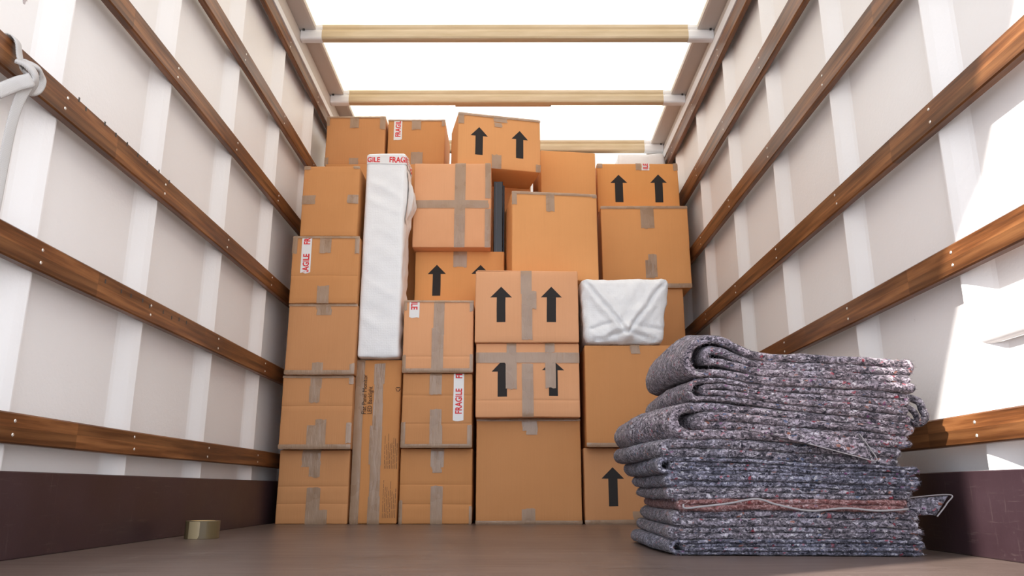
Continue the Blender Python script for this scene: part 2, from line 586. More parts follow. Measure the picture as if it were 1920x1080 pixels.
# ------------------------------------------------------------------ roof bows
BOWS = (1.72, 2.48, 3.24, 4.0, 4.77, 5.55)
BOWL = ('nearest roof bow, above the open rear end', 'second roof bow from the opening', 'third roof bow from the opening',
        'cream roof bow nearest in view, crossing the top of the photo', 'cream roof bow over the boxes with a wooden strip behind it', 'cream roof bow just above the topmost boxes, farthest in view')
for i, y in enumerate(BOWS):
    root = empty('roof_bow', (0, y, 2.705))
    tag(root, BOWL[i], 'roof bow', 'roof bows')
    prof = [(0.012, 0.0), (0.044, 0.0), (0.048, 0.004), (0.048, 0.094), (0.008, 0.094), (0.008, 0.078), (0.013, 0.066), (0.004, 0.058), (0.0, 0.045), (0.0, 0.012), (0.004, 0.004)]
    prism_x('beam', prof, -1.115, 1.04, M_BOW, root)
    pb = [(p[0] * 1.08 - 0.003, p[1] * 1.0 - 0.003) for p in prof]
    for x0, x1, sx in ((-1.228, -1.105, -1), (1.03, 1.176, 1)):
        br = prism_x('bracket', pb, x0, x1, M_WHITE, root)
        bv, bf = box_geo(sx * (abs(x0 if sx < 0 else x1) - 0.012), sx * (abs(x0 if sx < 0 else x1) - 0.024), -0.008, 0.0, 0.05, 0.062)
        obj('bolt', bv, bf, M_DARK, br)
    if i == 4:
        w = bevel_box('wood_strip', -0.385, 0.26, 0.049, 0.066, 0.0, 0.03, M_BATT, root, 0.002)
        obj('end_cap', *box_geo(0.2605, 0.268, 0.050, 0.065, 0.002, 0.028), M_DARK, w)

# ------------------------------------------------------------------ cardboard boxes
def axis(L, r, n):
    a = [0.0, 0.35 * r, r]
    m = max(1, n)
    a += [r + (L - 2 * r) * i / m for i in range(1, m)]
    a += [L - r, L - 0.35 * r, L]
    return a

class Form:
    """a rounded, slightly bulging box; at(p) maps a point of the sharp box onto the real surface"""
    def __init__(self, w, d, h, r=0.006, bulge=0.006, wob=0.0025, seed=0, extra=None, creases=()):
        self.creases = creases
        self.s = (w, d, h)
        self.r, self.bulge, self.wob, self.seed, self.extra = r, bulge, wob, seed, extra
    def at(self, p, off=0.0):
        w, d, h = self.s
        r = self.r
        q = Vector((min(max(p[0], r), w - r), min(max(p[1], r), d - r), min(max(p[2], r), h - r)))
        v = Vector(p) - q
        nrm = v.normalized() if v.length > 1e-7 else Vector((0, -1, 0))
        e = q + nrm * (r + off)
        u, t, z = p[0] / w, p[1] / d, p[2] / h
        u, t, z = [min(max(c, 0), 1) for c in (u, t, z)]
        if self.bulge:
            e.y -= self.bulge * (math.sin(math.pi * u) * math.sin(math.pi * z)) ** 0.7 * max(0.0, 1 - 2 * t)
            e.x += self.bulge * 0.7 * math.sin(math.pi * t) * math.sin(math.pi * z) * (2 * u - 1)
        k = noise.noise_vector(Vector((p[0] * 4 + self.seed * 5.3, p[1] * 4, p[2] * 4)))
        k2 = noise.noise_vector(Vector((p[0] * 14 + self.seed, p[1] * 14, p[2] * 14)))
        e += (k + k2 * 0.4) * self.wob
        for cz in (self.creases if off == 0 else ()):                             # pressed-in score line across the front
            e.y += 0.0022 * math.exp(-((p[2] - cz) / 0.0035) ** 2) * max(0.0, 1 - 3 * t)
        if self.extra:
            e = self.extra(e, p, self)
        return e
    def mesh(self, name, mat, parent, nx=10, ny=6, nz=10):
        w, d, h = self.s
        ax, ay, az = axis(w, self.r, nx), axis(d, self.r, ny), axis(h, self.r, nz)
        az = sorted(az + [c + o for c in self.creases for o in (-0.006, -0.003, 0.0, 0.003, 0.006)])
        idx, V, Fc = {}, [], []
        def vid(p):
            key = tuple(round(c, 6) for c in p)
            if key not in idx:
                idx[key] = len(V)
                V.append(self.at(p))
            return idx[key]
        def quad(f, A, B):
            for i in range(len(A) - 1):
                for j in range(len(B) - 1):
                    Fc.append([vid(f(A[i], B[j])), vid(f(A[i + 1], B[j])), vid(f(A[i + 1], B[j + 1])), vid(f(A[i], B[j + 1]))])
        quad(lambda a, b: (a, 0.0, b), ax, az)
        quad(lambda a, b: (w - a, d, b), ax, az)
        quad(lambda a, b: (0.0, d - a, b), ay, az)
        quad(lambda a, b: (w, a, b), ay, az)
        quad(lambda a, b: (a, b, h), ax, ay)
        quad(lambda a, b: (a, d - b, 0.0), ax, ay)
        return obj(name, V, Fc, mat, parent, True)

def wrap_path(form, s, v):
    """front face first, then round the corner along the right-hand side"""
    w = form.s[0]
    return (s, 0.0, v) if s <= w else (w, s - w, v)

def strip(form, name, mat, parent, u0, v0, u1, v1, off=0.0009, seed=0, rag=True, crink=0.0010):
    """a piece of tape lying on the front of the box"""
    nu = max(3, int((u1 - u0) / 0.012))
    nv = max(3, int((v1 - v0) / 0.012))
    w, d, h = form.s
    rnd = random.Random(seed)
    V, Fc = [], []
    long_v = (v1 - v0) > (u1 - u0)
    endj = [rnd.uniform(-1, 1) * (0.004 if rag else 0) for _ in range(max(nu, nv) + 1)]
    for j in range(nv + 1):
        for i in range(nu + 1):
            u = u0 + (u1 - u0) * i / nu
            v = v0 + (v1 - v0) * j / nv
            if long_v and rag:
                if j == 0 and v0 > 0.012: v += endj[i]
                if j == nv and v1 < h - 0.012: v += endj[i]
            elif rag:
                if i == 0 and u0 > 0.012: u += endj[j]
                if i == nu and u1 < w - 0.012: u += endj[j]
            c = crink * (1 + noise.noise(Vector((u * 70 + seed, v * (22 if long_v else 70), seed * 1.7))))
            V.append(form.at(wrap_path(form, u, v), off + c))
    # wrap a little over the top / bottom edge
    for j in range(nv):
        for i in range(nu):
            a = j * (nu + 1) + i
            Fc.append([a, a + 1, a + nu + 2, a + nu + 1])
    return obj(name, V, Fc, mat, parent, True)

def poly_on(form, name, mat, parent, polys, off=0.0006):
    """flat printed shapes; polys = lists of (u, v), each cut into small quads across u by a bmesh grid fill"""
    bm = bmesh.new()
    for pl in polys:
        bm.faces.new([bm.verts.new((a, 0, b)) for a, b in pl])
    bmesh.ops.triangulate(bm, faces=bm.faces[:])
    bmesh.ops.subdivide_edges(bm, edges=bm.edges[:], cuts=3, use_grid_fill=True)
    for vv in bm.verts:
        vv.co = form.at(wrap_path(form, vv.co.x, vv.co.z), off)
    bmesh.ops.recalc_face_normals(bm, faces=bm.faces)
    return obj_bm(name, bm, mat, parent)

_tcache = {}
def text_polys(body, bold=0.018, shear=0.0):
    """text as a flat triangulated mesh, unit length along x, cap height in y (from 0)"""
    key = (body, bold, shear)
    if key in _tcache:
        return _tcache[key]
    cu = bpy.data.curves.new('lettering', 'FONT')
    cu.body = body
    cu.offset = bold
    cu.shear = shear
    cu.resolution_u = 3
    o = bpy.data.objects.new('lettering', cu)
    COL.objects.link(o)
    bpy.context.view_layer.update()
    ev = o.evaluated_get(bpy.context.evaluated_depsgraph_get())
    me = ev.to_mesh()
    V = [(v.co.x, v.co.y) for v in me.vertices]
    Fc = [tuple(p.vertices) for p in me.polygons]
    ev.to_mesh_clear()
    bpy.data.objects.remove(o)
    bpy.data.curves.remove(cu)
    x0, x1 = min(a for a, b in V), max(a for a, b in V)
    V = [((a - x0) / (x1 - x0), b) for a, b in V]
    y1 = max(b for a, b in V)
    V = [(a, b / y1) for a, b in V]
    _tcache[key] = (V, Fc)
    return _tcache[key]

def lettering(form, mat, parent, runs, place, smin, smax, off, name='lettering'):
    """runs = [(body, start, length, cap)], along s; place(s, t) -> (u, v); clipped to smin..smax"""
    bm = bmesh.new()
    for body, st, ln, cap, bold in runs:
        V, Fc = text_polys(body, bold)
        vs = [bm.verts.new((st + a * ln, b * cap, 0)) for a, b in V]
        for f in Fc:
            try:
                bm.faces.new([vs[i] for i in f])
            except ValueError:
                pass
    for lim, sg in ((smin, -1), (smax, 1)):
        bmesh.ops.bisect_plane(bm, geom=bm.verts[:] + bm.edges[:] + bm.faces[:], plane_co=(lim, 0, 0), plane_no=(sg, 0, 0), clear_outer=True)
    bmesh.ops.triangulate(bm, faces=bm.faces[:])
    for vv in bm.verts:
        u, v = place(vv.co.x, vv.co.y)
        vv.co = form.at(wrap_path(form, u, v), off)
    bmesh.ops.recalc_face_normals(bm, faces=bm.faces)
    return obj_bm(name, bm, mat, parent)

def fragile(form, parent, u0, v0, u1, v1, phase, dirn, seed, off=0.0014):
    tw = 0.053
    if dirn:
        uc = (u0 + u1) / 2
        u0, u1 = uc - tw / 2, uc + tw / 2
        L = v1 - v0
    else:
        L = u1 - u0
    tp = strip(form, 'fragile_tape', M_WTAPE, parent, u0, v0, u1, v1, off, seed, True, 0.0004)
    tp['label'] = 'white tape printed FRAGILE in red'
    per, ln, cap = 0.183, 0.130, 0.033
    runs = [('FRAGILE', (k - phase) * per, ln, cap, 0.03) for k in range(-1, 3)]
    g = (tw - cap) / 2
    if dirn == 1:
        place = lambda s, t: (u1 - g - t, v0 + s)
    elif dirn == -1:
        place = lambda s, t: (u0 + g + t, v1 - s)
    else:
        place = lambda s, t: (u0 + s, v0 + ((v1 - v0) - cap) / 2 + t)
    lt = lettering(form, M_RED, tp, runs, place, 0.004, L - 0.003, off + 0.0012)
    lt['label'] = 'red FRAGILE lettering'
    return tp

def arrow(form, parent, uc, vt, hw, vh, sw, vb):
    o = poly_on(form, 'arrow_print', M_PRINT, parent,
                [[(uc - hw, vh), (uc + hw, vh), (uc, vt)], [(uc - sw, vb), (uc + sw, vb), (uc + sw, vh), (uc - sw, vh)]])
    o['label'] = 'black upward arrow printed on the front'
    return o

BOXES = {
    'A1': ((-1.186, 4.05, 0.0), 0, 0.36, 0.35, 0.366, [('t', 0.117, 0.279, 0.212, 0.366), ('t', 0.156, 0.228, 0.212, 0.286), ('t', 0.151, 0.0, 0.22, 0.178), ('t', 0.212, 0.0, 0.259, 0.071)]),
    'A2': ((-1.181, 4.0, 0.366), 0, 0.363, 0.4, 0.374, [('t', 0.144, 0.307, 0.202, 0.374), ('t', 0.141, 0.232, 0.196, 0.315), ('t', 0.14, 0.012, 0.204, 0.118), ('t', 0.181, 0.012, 0.236, 0.146), ('t', 0, 0.36, 0.363, 0.374), ('t', 0, 0, 0.363, 0.023), ('t', 0.341, 0.325, 0.363, 0.374), ('t', 0.338, 0.029, 0.363, 0.131)]),
    'A3': ((-1.173, 3.98, 0.741), 0, 0.36, 0.45, 0.375, [('t', 0.149, 0.312, 0.226, 0.375), ('t', 0.142, 0.0, 0.199, 0.064), ('t', 0, 0, 0.36, 0.022), ('t', 0, 0.36, 0.36, 0.375), ('t', 0.336, 0.013, 0.36, 0.058)]),
    'A4': ((-1.173, 3.97, 1.115), 0, 0.356, 0.42, 0.371, [('f', 0.04, 0.165, 0.114, 0.371, 0.14, 1), ('t', 0.146, 0.275, 0.207, 0.371), ('t', 0.147, 0.0, 0.209, 0.094), ('t', 0.0, 0.272, 0.027, 0.371), ('t', 0.333, 0.272, 0.356, 0.371), ('t', 0, 0.357, 0.356, 0.371)]),
    'A5': ((-1.141, 3.97, 1.486), 0, 0.305, 0.4, 0.407, [('t', 0.0, 0.18, 0.072, 0.231), ('t', 0.246, 0.187, 0.305, 0.237), ('t', 0.0, 0.384, 0.035, 0.407), ('t', 0.27, 0.389, 0.305, 0.407)]),
    'A6': ((-1.186, 4.56, 2.149), 0, 0.376, 0.4, 0.344, [('t', 0.15, 0.263, 0.207, 0.344), ('t', 0.154, 0.0, 0.212, 0.053), ('t', 0.0, 0.275, 0.018, 0.344), ('t', 0.0, 0.0, 0.024, 0.059), ('t', 0.341, 0.253, 0.376, 0.344), ('t', 0, 0.331, 0.376, 0.344)]),
    'A7': ((-0.792, 4.56, 2.149), 0, 0.365, 0.4, 0.323, [('f', 0.031, 0.18, 0.098, 0.322, -0.106, 1), ('t', 0.153, 0.248, 0.211, 0.323), ('t', 0.152, 0.0, 0.227, 0.092), ('t', 0.343, 0.274, 0.365, 0.323), ('t', 0, 0.31, 0.365, 0.323)]),
    'MON': ((-0.815, 4.05, 0.0), 0, 0.237, 0.3, 0.831, [('t', 0.095, 0.699, 0.151, 0.807), ('t', 0.099, 0.601, 0.145, 0.703), ('t', 0.096, 0.48, 0.147, 0.605), ('t', 0.085, 0.289, 0.149, 0.483), ('t', 0.093, 0.127, 0.146, 0.297), ('t', 0.089, 0.0, 0.15, 0.134), ('t', 0, 0.0, 0.045, 0.831)]),
    'C1': ((-0.568, 4.05, 0.0), 0, 0.366, 0.5, 0.373, [('t', 0.154, 0.276, 0.222, 0.373), ('t', 0.163, 0.249, 0.211, 0.284), ('t', 0.159, 0.0, 0.219, 0.183), ('t', 0.0, 0.0, 0.017, 0.112), ('t', 0.352, 0.0, 0.366, 0.088)]),
    'C2': ((-0.563, 4.0, 0.373), 0, 0.358, 0.5, 0.377, [('f', 0.253, 0.133, 0.325, 0.377, -0.19, 1), ('t', 0.14, 0.266, 0.202, 0.377), ('t', 0.146, 0.105, 0.205, 0.191), ('t', 0.146, 0.0, 0.21, 0.109), ('t', 0.0, 0.0, 0.022, 0.126), ('t', 0.335, 0.0, 0.358, 0.113), ('t', 0, 0, 0.358, 0.017)]),
    'C3': ((-0.566, 3.98, 0.751), 0, 0.364, 0.8, 0.381, [('t', 0.157, 0.28, 0.212, 0.381), ('t', 0.156, 0.197, 0.212, 0.287), ('t', 0.149, 0.0, 0.21, 0.232), ('t', 0.344, 0.321, 0.364, 0.381), ('t', 0.348, 0.016, 0.364, 0.093), ('t', 0.0, 0.326, 0.016, 0.381), ('t', 0.0, 0.013, 0.017, 0.09), ('t', 0, 0, 0.364, 0.02), ('t', 0, 0.37, 0.364, 0.381), ('f', 0.024, 0.289, 0.086, 0.381, 0.43, -1)]),
    'C4': ((-0.56, 4.32, 1.132), 0, 0.516, 0.35, 0.378, [('t', 0.221, 0.279, 0.299, 0.378), ('a', 0.127, 0.295, 0.053, 0.239, 0.023, 0.11), ('a', 0.379, 0.293, 0.053, 0.239, 0.024, 0.11)]),
    'C5': ((-0.571, 4.24, 1.509), 0, 0.449, 0.5, 0.519, [('t', 0.24, 0.0, 0.301, 0.519), ('t', 0.0, 0.236, 0.434, 0.285), ('t', 0.416, 0.298, 0.449, 0.519), ('t', 0.415, 0.0, 0.449, 0.233)]),
    'D1': ((-0.181, 4.03, 0.0), 0, 0.531, 0.5, 0.521, [('t', 0.233, 0.458, 0.31, 0.521), ('t', 0.253, 0.438, 0.309, 0.465), ('t', 0.23, 0.0, 0.297, 0.073), ('t', 0, 0.507, 0.531, 0.521), ('t', 0, 0, 0.531, 0.017)]),
    'D2a': ((-0.186, 3.97, 0.521), 0, 0.533, 0.5, 0.381, [('a', 0.137, 0.29, 0.056, 0.232, 0.024, 0.104), ('a', 0.398, 0.291, 0.057, 0.239, 0.023, 0.107), ('t', 0.0, 0.277, 0.533, 0.331), ('t', 0.238, 0.0, 0.296, 0.274), ('t', 0.159, 0.329, 0.209, 0.381), ('t', 0.154, 0.142, 0.212, 0.281), ('t', 0.358, 0.331, 0.407, 0.381), ('t', 0.358, 0.147, 0.411, 0.278)]),
    'D2b': ((-0.192, 3.95, 0.902), 0, 0.539, 0.36, 0.384, [('a', 0.136, 0.296, 0.057, 0.239, 0.023, 0.108), ('a', 0.398, 0.296, 0.055, 0.239, 0.024, 0.107), ('t', 0.239, 0.26, 0.296, 0.384), ('t', 0.243, 0.015, 0.299, 0.268), ('t', 0.274, 0.177, 0.32, 0.272)]),
    'D3': ((0.001, 4.1, 1.286), 6.9, 0.486, 0.35, 0.513, [('t', 0.193, 0.396, 0.241, 0.513), ('t', 0.0, 0.43, 0.028, 0.513), ('t', 0.459, 0.488, 0.486, 0.513), ('t', 0, 0.495, 0.486, 0.513)]),
    'T2': ((0.191, 4.72, 0.0), 7.5, 0.366, 0.34, 2.333, []),
    'T1': ((-0.321, 4.27, 2.028), 12.7, 0.508, 0.29, 0.347, [('a', 0.127, 0.259, 0.053, 0.2, 0.023, 0.078), ('a', 0.378, 0.259, 0.052, 0.201, 0.023, 0.078), ('t', 0.0, 0.27, 0.035, 0.347), ('t', 0.216, 0.304, 0.3, 0.347), ('t', 0.221, 0.27, 0.268, 0.299), ('t', 0.205, 0.0, 0.264, 0.085), ('t', 0.478, 0.0, 0.508, 0.046), ('t', 0, 0.329, 0.508, 0.347)]),
    'T3': ((0.581, 4.93, 1.972), 0, 0.553, 0.4, 0.356, [('a', 0.146, 0.271, 0.057, 0.212, 0.027, 0.073), ('a', 0.416, 0.273, 0.056, 0.212, 0.027, 0.072), ('t', 0.266, 0.303, 0.302, 0.356), ('t', 0.0, 0.32, 0.039, 0.356), ('t', 0.521, 0.301, 0.553, 0.356), ('f', 0.304, 0.303, 0.36, 0.356, 0.43, 1)]),
    'E3': ((0.583, 4.8, 1.415), 0, 0.57, 0.5, 0.555, [('t', 0.259, 0.397, 0.346, 0.555), ('t', 0.276, 0.063, 0.334, 0.182), ('t', 0.296, 0.069, 0.35, 0.219), ('t', 0, 0.534, 0.57, 0.555), ('t', 0, 0, 0.57, 0.027)]),
    'E2': ((0.622, 4.82, 0.0), 0, 0.476, 0.5, 1.415, []),
    'F1': ((0.364, 4.03, 0.0), 0, 0.498, 0.5, 0.374, [('a', 0.144, 0.277, 0.057, 0.22, 0.023, 0.085), ('t', 0.258, 0.298, 0.3, 0.374), ('t', 0.242, 0.0, 0.303, 0.06), ('t', 0, 0, 0.498, 0.02)]),
    'F2': ((0.375, 3.97, 0.374), 0, 0.524, 0.6, 0.518, [('t', 0.24, 0.471, 0.289, 0.518), ('t', 0.218, 0.0, 0.287, 0.064), ('t', 0, 0, 0.524, 0.02)]),
    'D0': ((-1.17, 4.52, 0.0), 0, 0.585, 0.55, 2.148, []),
    'D4': ((-0.34, 4.8, 0.0), 0, 0.465, 0.4, 2.3, []),  # box added behind the gap so the lit headboard doesn't show through
    'WP1': ((-0.817, 4.0, 0.831), 0, 0.229, 0.235, 1.157, []),
    'WP2': ((0.36, 3.95, 0.892), 0, 0.465, 0.6, 0.348, []),
    'WP3': ((0.804, 5.45, 0.0), 0, 0.374, 0.3, 2.643, []),
    'BLK': ((-0.109, 4.36, 1.509), 0, 0.066, 0.1, 0.453, []),
}
LABEL = {
    'A1': 'cardboard box on the floor at the left wall, bottom of the leftmost stack',
    'A2': 'cardboard box second from the floor in the leftmost stack',
    'A3': 'cardboard box third from the floor in the leftmost stack, below one with FRAGILE tape',
    'A4': 'cardboard box with a vertical FRAGILE tape, fourth from the floor at the left wall',
    'A5': 'cardboard box left of the tall white package, one small tape on each side',
    'A6': 'topmost cardboard box in the upper left corner, against the left wall, without red tape',
    'A7': 'topmost cardboard box with a FRAGILE strip, behind the top of the tall white package',
    'MON': 'tall narrow monitor carton on the floor, printed Flat Panel Monitor',
    'C1': 'cardboard box on the floor just right of the tall monitor carton',
    'C2': 'cardboard box with a white FRAGILE tape at its right side, second from the floor',
    'C3': 'cardboard box with full vertical tape and a short FRAGILE scrap at its upper left',
    'C4': 'cardboard box with arrows, half hidden right of the tall white package',
    'C5': 'cardboard box with brown tapes crossing on its front, right of the tall white package',
    'D1': 'large plain cardboard box on the floor in the middle, with small tapes top and bottom',
    'D2a': 'cardboard box whose two arrows are partly covered by brown tape strips',
    'D2b': 'cardboard box with two whole arrows and one tape between, beside the small white package',
    'D3': 'big plain slightly turned cardboard box above the arrow boxes in the middle',
    'T2': 'plain cardboard box without tape at the top, right of the highest tilted arrow box',
    'T1': 'turned cardboard box with two arrows, highest in the middle, overhanging the gap below',
    'T3': 'cardboard box with two arrows at top right, red lettered scrap on its upper edge',
    'E3': 'large arrowless cardboard box by the right wall, above and behind the small white package',
    'E2': 'cardboard box mostly hidden behind the small white wrapped package',
    'F1': 'cardboard box with one black arrow, on the floor beside the blanket stack',
    'F2': 'wide plain cardboard box carrying the small white package, beside the blanket stack',
    'D4': 'cardboard box added behind the narrow gap beside the black panel to keep it dark',
    'D0': 'tall cardboard box behind the leftmost stack, only a strip of it showing',
}
CREASE = {'A1': (0.183, 0.098), 'C1': (0.190, 0.095), 'C2': (0.262, 0.118), 'A2': (0.215,), 'C3': (0.082,), 'D2a': (0.085,), 'A4': (0.15,)}
for n, (key, (O, yaw, w, d, h, dec)) in enumerate(BOXES.items()):
    if key not in LABEL:
        continue
    nm = 'monitor_carton' if key == 'MON' else 'cardboard_box'
    root = empty(nm, O, math.radians(yaw))
    tag(root, LABEL[key], 'box', 'stacked cardboard boxes')
    fm = Form(w, d, h - 0.002, 0.009 if key == 'MON' else 0.006, 0.005, 0.002, n + 1, None, CREASE.get(key, ()))
    card_mat = M_CARD_PALE if key in ('D2a', 'D2b', 'C3', 'C5') else M_CARD_LIT if key in ('D3', 'T1', 'T2', 'T3', 'E3', 'C4') else M_CARD
    fm.mesh('carton', card_mat, root, 12, 6, 14 if key == 'MON' else 12)
    k = 0
    for q in dec:
        k += 1
        sd = n * 13 + k
        if q[0] == 't':
            strip(fm, 'tape', M_TAPE, root, *q[1:5], off=0.0014 + 0.0003 * k, seed=sd)
        elif q[0] == 'a':
            arrow(fm, root, *q[1:])
        elif q[0] == 'f':
            fragile(fm, root, *q[1:], seed=sd)
    if key == 'D2b':                                       # lifted top flap
        fl = bevel_box('flap', 0.01, w - 0.006, 0.003, 0.20, 0, 0.004, card_mat, root, 0.0015)
        fl.location = (0, 0, h + 0.001)
        fl.rotation_euler = (math.radians(2), math.radians(0.8), 0)
    if key == 'MON':
        for body, u, v0, ln, cap in (('Flat Panel Monitor', 0.060, 0.545, 0.205, 0.023), ('LED Backlight', 0.090, 0.545, 0.142, 0.023)):
            lt = lettering(fm, M_PRINT, root, [(body, 0, ln, cap, 0.0)], lambda s, t, u=u, v0=v0: (u - t, v0 + s), -1, 1, 0.0052)
            lt['label'] = 'black lettering reading ' + body
        tri = []
        for a in range(3):
            a0, a1 = math.radians(90 + 120 * a - 48), math.radians(90 + 120 * a + 48)
            c = [(0.222 + r * math.cos(t), 0.674 + r * math.sin(t)) for r, t in ((0.015, a0), (0.015, a1), (0.0105, a1), (0.0105, a0))]
            tri.append(c)
        poly_on(fm, 'recycling_mark', M_PRINT, root, tri, 0.003)
        rnd = random.Random(4)
        for v0, v1, nl in ((0.27, 0.46, 8), (0.03, 0.225, 8)):
            pl = []
            for i in range(nl):
                u = 0.165 + 0.062 * i / (nl - 1)
                e = v1 - rnd.uniform(0, 0.07)
                y = v0
                while y < e - 0.01:
                    ln = min(rnd.uniform(0.012, 0.045), e - y)
                    pl.append([(u, y), (u + 0.0022, y), (u + 0.0022, y + ln), (u, y + ln)])
                    y += ln + 0.005
            poly_on(fm, 'small_print', M_INK, root, pl, 0.003)

# ------------------------------------------------------------------ white wrapped packages
O, yaw, w, d, h, dec = BOXES['WP1']
def crumple_tall(e, p, fm):
    w, d, h = fm.s
    u, t, z = p[0] / w, p[1] / d, p[2] / h
    n = noise.noise(Vector((p[0] * 10, p[1] * 10, p[2] * 16)))
    if t < 0.02:                                            # soft sideways folds of the front
        ridge = abs(noise.noise(Vector((p[0] * 3 + 4, 0, p[2] * 9 + p[0] * 4))))
        e.y -= (0.010 * (0.5 - ridge) + 0.003 * n) * min(1, 6 * u * (1 - u) + 0.15) * min(1.0, max(0.0, (0.93 - z) / 0.05))
    side = max(0.0, (u - 0.9) / 0.1)
    hump = math.exp(-((z - 0.80) / 0.09) ** 2)
    e.x += side * (0.034 * hump * min(1, t * 2.5) + 0.010 * n * min(1, t * 4))
    if t > 0.05 and u > 0.98:
        e.x += 0.013 * noise.noise(Vector((p[1] * 30, p[2] * 7, 2))) * (0.4 + hump)
    e.z += 0.008 * n * (1 if z > 0.9 else 0.3)
    return e
w -= 0.010
root = empty('wrapped_package', (O[0] + 0.010, O[1], O[2]))
tag(root, 'tall white bubble wrapped package with FRAGILE tape across its top, on the monitor carton', 'package', 'white wrapped packages')
f1 = Form(w, d, h - 0.003, 0.016, 0.003, 0.002, 40, crumple_tall)
f1.mesh('wrapping', M_WRAP, root, 22, 16, 80)
fragile(f1, root, 0.0, h - 0.072, w + 0.22, h - 0.018, 0.30, 0, 77, 0.003)
strip(f1, 'clear_tape', M_WTAPE, root, w + 0.02, 0.76, w + 0.07, h - 0.09, 0.002, 9, True, 0.003)

O, yaw, w, d, h, dec = BOXES['WP2']
def seg_d(px, pz, a, b):
    ax, az = a
    bx, bz = b
    t = max(0, min(1, ((px - ax) * (bx - ax) + (pz - az) * (bz - az)) / ((bx - ax) ** 2 + (bz - az) ** 2)))
    return math.hypot(px - ax - t * (bx - ax), pz - az - t * (bz - az)), t
FOLDS = (((0.04, 0.96), (0.52, 0.16), 0.020), ((0.97, 0.95), (0.56, 0.17), 0.020), ((0.52, 0.16), (0.14, 0.03), 0.014), ((0.57, 0.17), (0.90, 0.03), 0.014),
         ((0.10, 0.22), (0.33, 0.30), 0.010), ((0.62, 0.27), (0.95, 0.20), 0.008), ((0.3, 0.12), (0.5, 0.17), 0.008))
def envelope(e, p, fm):
    w, d, h = fm.s
    u, t, z = p[0] / w, p[1] / d, p[2] / h
    k = 0.17 * (1 - z)
    e.x = w * 0.5 + (e.x - w * 0.5 + (0.10 - 0.10) * w) * (1 - k * 0.75) - 0.012 * (1 - z)   # narrower towards the base
    if t < 0.3:
        fr = 1 - t / 0.3
        for a, b, dep in FOLDS:
            dd, tt = seg_d(u * w, z * h, (a[0] * w, a[1] * h), (b[0] * w, b[1] * h))
            e.y += fr * dep * 0.62 * math.exp(-(dd / 0.010) ** 2)
            e.y -= fr * dep * 0.45 * math.exp(-((dd - 0.022) / 0.022) ** 2)
        # the flap between the two long folds lies proud of the side wings
        ins = min(z - (0.96 - 1.66 * u), z - (0.95 - 1.9 * (0.97 - u)))
        e.y -= fr * 0.007 / (1 + math.exp(-ins * 30))
        e.y -= fr * 0.02 * math.sin(math.pi * u) * math.sin(math.pi * z)
    e += noise.noise_vector(Vector((p[0] * 12, p[1] * 8, p[2] * 12 + 7))) * 0.006
    e += noise.noise_vector(Vector((p[0] * 34, p[1] * 20, p[2] * 34 + 3))) * 0.0025
    e.x += 0.012 * (u > 0.97) * noise.noise(Vector((p[1] * 6, p[2] * 11, 5)))
    return e
root = empty('wrapped_package', (O[0], O[1], O[2] + 0.004))
tag(root, 'small white wrapped package with envelope folds, on the wide box beside the blankets', 'package', 'white wrapped packages')
f2 = Form(w, d, h, 0.032, 0.0, 0.002, 41, envelope)
f2.mesh('wrapping', M_WRAP, root, 72, 30, 54)

O, yaw, w, d, h, dec = BOXES['WP3']
root = empty('wrapped_package', (O[0], O[1], 0))
tag(root, 'white wrapped package peeping over the topmost arrow box by the right wall', 'package', 'white wrapped packages')
def crumple_back(e, p, fm):
    return e + noise.noise_vector(Vector((p[0] * 8, p[1] * 8, p[2] * 8))) * 0.012
Form(w - 0.015, d, h, 0.03, 0.0, 0.003, 42, crumple_back).mesh('wrapping', M_WRAP, root, 26, 12, 40)

# ------------------------------------------------------------------ black panel in the gap
O, yaw, w, d, h, dec = BOXES['BLK']
root = empty('black_panel', O)
tag(root, 'narrow black panel standing upright in the gap below the turned arrow box', 'panel')
b0 = bevel_box('casing', 0, w * 0.84, 0.0, d, 0, h, M_BLACK, root, 0.004)
bevel_box('trim_strip', w * 0.26, w * 0.30, -0.0015, 0.004, 0.01, h - 0.01, plain('grey_seam', (0.10, 0.10, 0.14), 0.3, 0.5), root, 0.0005)
bevel_box('back_shell', w * 0.84, w, 0.012, d - 0.01, 0, h - 0.02, M_BLACK, root, 0.004)

# ------------------------------------------------------------------ tape roll on the floor
def lathe(name, prof, mat, parent, n=64):
    V, Fc = [], []
    m = len(prof)
    for i in range(n):
        a = 2 * math.pi * i / n
        for r, z in prof:
            V.append((r * math.cos(a), r * math.sin(a), z))
    for i in range(n):
        for j in range(m):
            a, b = i * m + j, i * m + (j + 1) % m
            c, e = ((i + 1) % n) * m + (j + 1) % m, ((i + 1) % n) * m + j
            Fc.append((a, e, c, b))
    o = obj(name, V, Fc, mat, parent, False)
    fix_normals(o)
    return o
root = empty('tape_roll', (-1.1, 2.885, 0))
tag(root, 'roll of brown packing tape lying on the floor at the left kickboard', 'tape roll')
lathe('tape_winding', [(0.041, 0.0), (0.0575, 0.0), (0.0585, 0.001), (0.0585, 0.059), (0.0575, 0.060), (0.041, 0.060)], M_ROLL, root)
lathe('core', [(0.0375, 0.0), (0.041, 0.0), (0.041, 0.061), (0.0375, 0.061)], M_CORE, root)
tl = []
for i in range(9):
    a = math.radians(-118 + i * 5)
    for z in (0.001, 0.059):
        tl.append((0.0592 * math.cos(a), 0.0592 * math.sin(a), z + (0.0 if i < 8 else (0.012 if z < 0.03 else -0.002))))
obj('tape_end', tl, [(2 * i, 2 * i + 2, 2 * i + 3, 2 * i + 1) for i in range(8)], plain('pale_tape_end', (0.36, 0.28, 0.16), 0.3, 0.5), root)

